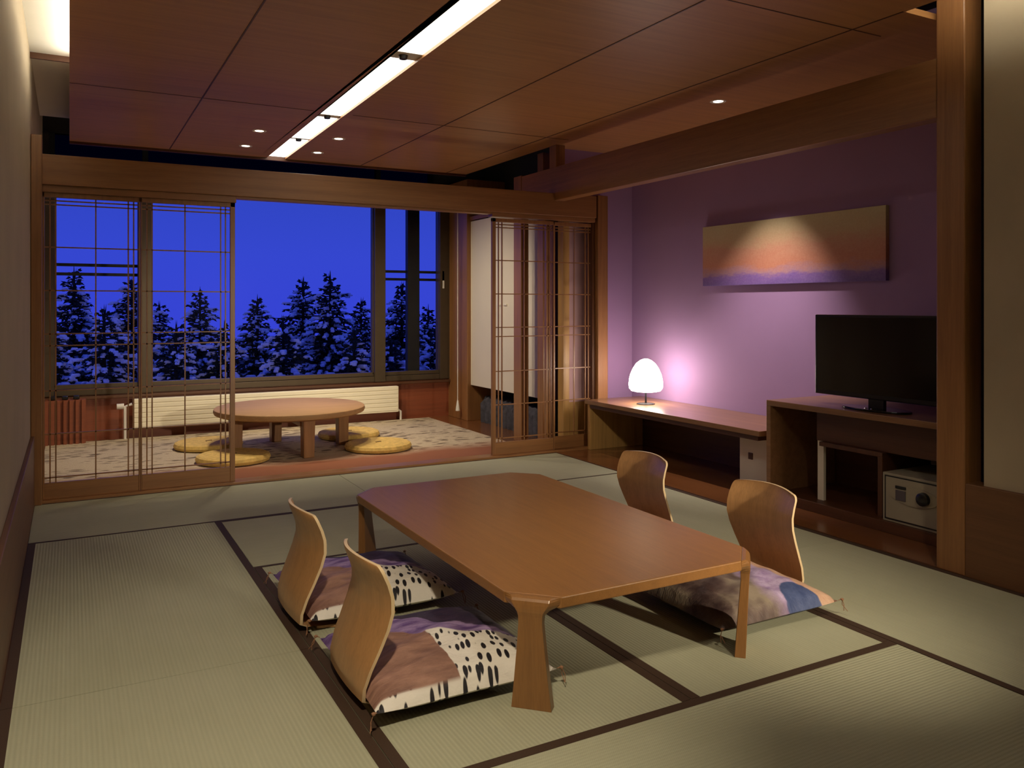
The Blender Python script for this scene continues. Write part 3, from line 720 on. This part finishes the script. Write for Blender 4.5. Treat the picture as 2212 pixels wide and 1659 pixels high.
# wall closet
cl = thing('wall_closet', 'cream wall closet hung above a dark gap beside the window room', 'closet', (3.80, 7.19, 0.385))
MB().box((0.02, -0.83, 0), (0.42, 0.86, 1.77)).build('closet_body', 'dark_wood_z', cl)
for a, b, hs in ((-0.83, 0.006, 1), (0.012, 0.86, -1)):
    d = MB().box((0, a, 0), (0.02, b, 1.76)).build('door', 'closet_white', cl, bevel=0.003)
    MB().box((-0.012, (b - 0.10) if hs > 0 else (a + 0.03), 0.855), (0.0, (b - 0.03) if hs > 0 else (a + 0.10), 0.87)).build('handle', 'trough_metal', d, bevel=0.002)
MB().box((-0.01, -0.83, 1.77), (0.42, 0.86, 1.81)).build('top_rail', 'frame_wood_y', cl)
# bundle in the dark gap
bd = MB(); rings = []
for i in range(41):
    y = -0.60 + 1.2 * i / 40; w_ = 0.012 * math.sin(i * 1.9) + 0.008 * math.sin(i * 4.3)
    rings.append([(-0.14 + w_, y, 0.0), (0.14, y, 0.0), (0.14, y, 0.24), (0.05, y, 0.27 + w_ * 0.6), (-0.10 + w_, y, 0.26 + w_), (-0.145 + w_, y, 0.20)])
bd.loft(rings); tag(bd.build('folded_bedding', 'grey_fabric', None, True, loc=(4.0, 7.2, 0.001)), 'dark grey folded fabric in the gap under the cream closet', 'bedding')

# ------------------------------------------------------------------ alcove furniture
sh = thing('wall_bench', 'long low wooden shelf bench carrying the lamp along the purple wall', 'bench', (4.2, 4.85, 0))
MB().box((-0.30, -1.00, 0.395), (0.295, 1.02, 0.43)).build('bench_top', 'shelf_wood', sh, bevel=0.003)
MB().box((-0.27, 0.985, 0.0), (0.295, 1.02, 0.395)).build('side_panel', 'gold_wood', sh, bevel=0.002)
MB().box((-0.27, -0.96, 0.36), (0.29, 0.985, 0.395)).build('apron', 'dark_wood_y', sh)
sk = thing('socket_panel', 'narrow cream panel with a small dark socket under the bench end', 'panel', (4.1, 4.02, 0))
MB().box((-0.01, -0.17, 0.0), (0.30, 0.20, 0.358)).build('panel_body', 'closet_white', sk, bevel=0.002)
MB().box((-0.016, 0.075, 0.19), (-0.01, 0.115, 0.235)).build('socket', 'dark_wood_z', sk, bevel=0.002)

lp = thing('table_lamp', 'glowing egg-shaped white glass lamp on the long bench', 'lamp', (4.16, 5.36, 0.43))
prof = [(r_ * 0.93, 0.105 + (z_ - 0.085) * 0.88) for r_, z_ in [(0.0, 0.085), (0.10, 0.085), (0.128, 0.092), (0.146, 0.115), (0.150, 0.150), (0.146, 0.20), (0.134, 0.25), (0.113, 0.30), (0.085, 0.345), (0.05, 0.375), (0.02, 0.388), (0.0, 0.39)]]
MB().lathe(prof, k=48).build('lamp_shade', 'opal_shade', lp, True)
MB().lathe([(0.0, 0.0), (0.075, 0.0), (0.075, 0.006), (0.008, 0.012), (0.006, 0.105), (0.0, 0.105)], k=32).build('lamp_stand', 'black_metal', lp, True)

ts = thing('tv_stand', 'dark wooden television stand with open front beside the bench', 'tv stand', (4.2, 3.1, 0))
MB().box((-0.30, -0.72, 0.605), (0.295, 0.69, 0.64)).build('stand_top', 'shelf_wood', ts, bevel=0.003)
MB().box((-0.30, 0.655, 0.0), (0.295, 0.69, 0.605)).build('side_panel', 'shelf_wood', ts, bevel=0.003)
MB().box((-0.30, -0.72, 0.0), (0.295, -0.685, 0.605)).build('side_panel', 'shelf_wood', ts, bevel=0.003)
MB().box((-0.28, -0.685, 0.0), (0.295, 0.655, 0.06)).build('plinth', 'dark_wood_y', ts, bevel=0.002)
d = MB().box((-0.20, -0.68, 0.42), (0.29, 0.38, 0.60)).build('drawer', 'dark_wood_y', ts, bevel=0.004)
MB().box((-0.19, 0.335, 0.06), (-0.17, 0.38, 0.42)).build('pale_leg', 'closet_white', ts)
MB().box((-0.23, -0.10, 0.395), (0.2, 0.335, 0.42)).box((-0.23, -0.10, 0.06), (0.2, -0.07, 0.395)).build('inner_frame', 'dark_wood_z', ts, bevel=0.002)

sf = thing('room_safe', 'small cream safe with keypad and black knob inside the television stand', 'safe', (4.14, 2.74, 0.06))
MB().box((-0.20, -0.24, 0), (0.22, 0.235, 0.265)).build('safe_body', 'safe_paint', sf, bevel=0.004)
dr = MB().box((-0.206, -0.225, 0.02), (-0.19, 0.212, 0.245)).build('door', 'safe_paint', sf, bevel=0.003)
MB().box((-0.203, -0.232, 0.013), (-0.199, 0.220, 0.252)).build('door_gap', 'black_plastic', sf)
pl = []
for i in range(24):
    a = 2 * PI * i / 24; pl.append((0.145 * math.cos(a), 0.055 * math.sin(a) * (1 if math.sin(a) < 0 else 0.9)))
MB().loft([[(-0.206, 0.04 + p[0], 0.165 + p[1]) for p in pl], [(-0.212, 0.04 + p[0] * 0.97, 0.165 + p[1] * 0.97) for p in pl]]).build('control_panel', 'safe_paint', dr)
kp = MB().box((-0.216, 0.085, 0.13), (-0.210, 0.145, 0.185)).build('keypad', 'keypad_grey', dr, bevel=0.002)
MB().box((-0.217, 0.083, 0.192), (-0.210, 0.147, 0.208)).build('display', 'black_plastic', dr, bevel=0.003)
MB().loft([[(xx, -0.02 + rr * math.cos(2 * PI * i / 28), 0.165 + rr * math.sin(2 * PI * i / 28)) for i in range(28)] for xx, rr in ((-0.210, 0.036), (-0.232, 0.034), (-0.236, 0.028))]).build('knob', 'black_plastic', dr, True)

tv = thing('television', 'black flat television on the wooden stand', 'television', (4.06, 3.11, 0.64))
MB().box((-0.01, -0.415, 0.06), (0.03, 0.425, 0.545)).build('tv_casing', 'black_plastic', tv, bevel=0.006)
MB().box((-0.012, -0.400, 0.088), (-0.010, 0.410, 0.53)).build('screen', 'tv_glass', tv)
bs = MB(); ring = [(0.10 * math.cos(2 * PI * i / 40), 0.22 * math.sin(2 * PI * i / 40)) for i in range(40)]
bs.prism(ring, 0.0, 0.012).build('tv_base', 'tv_glass', tv, bevel=0.003)
MB().box((0.0, -0.05, 0.012), (0.025, 0.05, 0.08)).build('tv_neck', 'black_plastic', tv)
MB().lathe([(0, 0), (0.009, 0), (0.008, 0.006), (0, 0.007)], (-0.085, 0.0, 0.014), 12).lathe([(0, 0), (0.006, 0), (0.005, 0.005), (0, 0.005)], (-0.085, -0.035, 0.014), 12).build('badge', 'chrome', tv, True)

pa = tag(MB().box((-0.016, -0.835, -0.236), (0.016, 0.835, 0.236)).build('wall_painting', 'painting_canvas', None, bevel=0.002, loc=(XB - 0.017, 4.185, 1.631)), 'long abstract painting in cream, coral and violet bands on the purple wall', 'painting')

# ------------------------------------------------------------------ outside: snowy spruces
struct('ground', bx((-40, 9, -4.4), (60, 70, -4.2)), 'snow_ground_mat')
def make_tree(seed):
    rnd = random.Random(seed); t = empty('spruce_tree')
    fo, sn = MB(), MB()
    H = 5.0
    def spike(p, q, r):
        p, q = Vector(p), Vector(q); d = (q - p); L = d.length
        if L < 1e-5: return
        d.normalize(); a = d.orthogonal().normalized(); b = d.cross(a); m_ = p + d * L * 0.35
        fo.add([tuple(p), tuple(m_ + a * r), tuple(m_ + b * r), tuple(m_ - a * r), tuple(m_ - b * r), tuple(q)],
               [(0, 2, 1), (0, 3, 2), (0, 4, 3), (0, 1, 4), (5, 1, 2), (5, 2, 3), (5, 3, 4), (5, 4, 1)])
    def blob(c, rx, ry, rz, yaw):
        ca, sa = math.cos(yaw), math.sin(yaw); k = 6; rings = []
        j0 = rnd.uniform(0.7, 1.2)
        for ph in (-0.5, 0.15, 0.8):
            rr = math.cos(ph); zz = math.sin(ph)
            rings.append([(c[0] + ca * rx * rr * math.cos(2 * PI * i / k) * rnd.uniform(0.75, 1.2) - sa * ry * rr * math.sin(2 * PI * i / k) * j0,
                           c[1] + sa * rx * rr * math.cos(2 * PI * i / k) * j0 + ca * ry * rr * math.sin(2 * PI * i / k) * rnd.uniform(0.75, 1.2), c[2] + rz * zz) for i in range(k)])
        sn.loft(rings)
    for i in range(7): spike((0, 0, H - 0.32), (rnd.uniform(-.05, .05), rnd.uniform(-.05, .05), H - 0.05 * i), 0.018)
    spike((0, 0, H - 0.5), (0, 0, H), 0.03)
    N_ = 520
    for n_i in range(N_):
            d = 0.10 + 3.5 * ((n_i + rnd.random()) / N_) ** 0.62
            a = n_i * 2.39996 + rnd.uniform(-.5, .5)
            bulk = 0.80 + 0.28 * math.sin(3.1 * a + seed) * min(1, d)
            L = min(0.07 + 0.50 * d ** 0.92, 1.10) * rnd.uniform(0.60, 1.10) * bulk
            z0_ = H - d
            up = 0.75 - 0.55 * min(d, 1.5) + rnd.uniform(-0.18, 0.18)
            ca, sa = math.cos(a), math.sin(a)
            def sp_(f): return Vector((ca * L * f, sa * L * f, z0_ + L * (up * f - 0.50 * f * f + 0.22 * f ** 3)))
            spike(sp_(0), sp_(0.6), 0.018); spike(sp_(0.5), sp_(1.0) + Vector((0, 0, 0.02)), 0.026)
            m_ = max(2, int(L / 0.085))
            for q in range(m_):
                f = (0.2 + 0.8 * (q + rnd.random() * 0.6) / m_); c = sp_(min(f, 1))
                for sd in (-1, 1):
                    aa = a + sd * rnd.uniform(0.4, 1.1); l2 = (0.07 + 0.13 * min(1, L)) * (1.1 - 0.5 * f) * rnd.uniform(0.7, 1.25)
                    spike(c, c + Vector((math.cos(aa) * l2, math.sin(aa) * l2, rnd.uniform(-0.8, 0.4) * l2)), 0.024)
            for q in range(1 if L < 0.3 else 3):
                if d > 0.3 and rnd.random() < 0.60:
                    f = rnd.uniform(0.45, 1.0); c = sp_(f) + Vector((rnd.uniform(-.04, .04), rnd.uniform(-.04, .04), 0.02))
                    s_ = rnd.uniform(0.4, 1.0) * (0.04 + 0.07 * min(1, L))
                    blob(c, s_ * 1.5, s_ * 0.8, s_ * 0.75, a)
                    blob(c + Vector((ca * s_ * 1.3, sa * s_ * 1.3, -s_ * 0.55)), s_ * 0.9, s_ * 0.7, s_ * 0.6, a)
    fo.build('foliage', 'spruce_needles', t)['kind'] = 'stuff'
    sn.build('snow_cover', 'snow', t, smooth=True)['kind'] = 'stuff'
    MB().tube([(0, 0, -4.3 + 0), (0, 0, H - 0.3)], [0.16, 0.02], 8).build('trunk', 'bark', t)
    return t
Fv = Vector((math.sin(TH), math.cos(TH), 0)); Rv = Vector((math.cos(TH), -math.sin(TH), 0))
G = 'snowy spruces outside the windows'
spots = [  # direction across the view, height of the tip against the horizon, distance
    (160, 572, 15.5, 'snow-dusted spruce at the far left, crossing the guard rails of the left window'),
    (285, 594, 17.0, 'snow-dusted spruce behind the left window, next to the mullion'),
    (345, 648, 19.0, 'small spruce top just right of the left mullion, behind lattice'),
    (432, 618, 16.0, 'pointed snowy spruce behind the second lattice door'),
    (556, 634, 17.5, 'dark snowy spruce at the left of the large middle window'),
    (655, 595, 16.0, 'tall snowy spruce left of the tallest one in the middle window'),
    (713, 583, 15.0, 'tallest snowy spruce in the large middle window'),
    (780, 640, 18.0, 'snowy spruce at the right edge of the middle window'),
    (868, 604, 15.5, 'snowy spruce behind the black post of the right window'),
    (925, 655, 17.0, 'lower spruce top at the far right of the right window'),
    (225, 655, 13.6, 'low snowy spruce in front, bottom of the left window'),
    (380, 690, 13.2, 'low snowy spruce in front, bottom behind the second lattice door'),
    (485, 690, 13.8, 'low snowy spruce in front, beside the lattice door edge'),
    (612, 678, 13.0, 'low snowy spruce in front, bottom left of the middle window'),
    (765, 700, 12.6, 'low snowy spruce in front, bottom right of the middle window'),
    (105, 660, 14.0, 'low snowy spruce at the extreme left edge of the windows'),
    (845, 715, 13.0, 'low snowy spruce in front, bottom left of the right window'),
    (945, 700, 14.5, 'low snowy spruce in front, bottom right of the right window'),
]
protos = [make_tree(s_) for s_ in (11, 23, 37)]; used = [False] * 3
for i, (u, v, D, lb) in enumerate(spots):
    k = i % 3
    o = protos[k] if not used[k] else copy_tree(protos[k]); used[k] = True
    p = Fv * D + Rv * ((u - 1106) / 1761 * D); zt = 1.24 + (660 - v) / 1761 * D
    o.location = (p.x, p.y, zt - 5.0); o.rotation_euler = (0, 0, i * 1.7); tag(o, lb, 'tree', G)
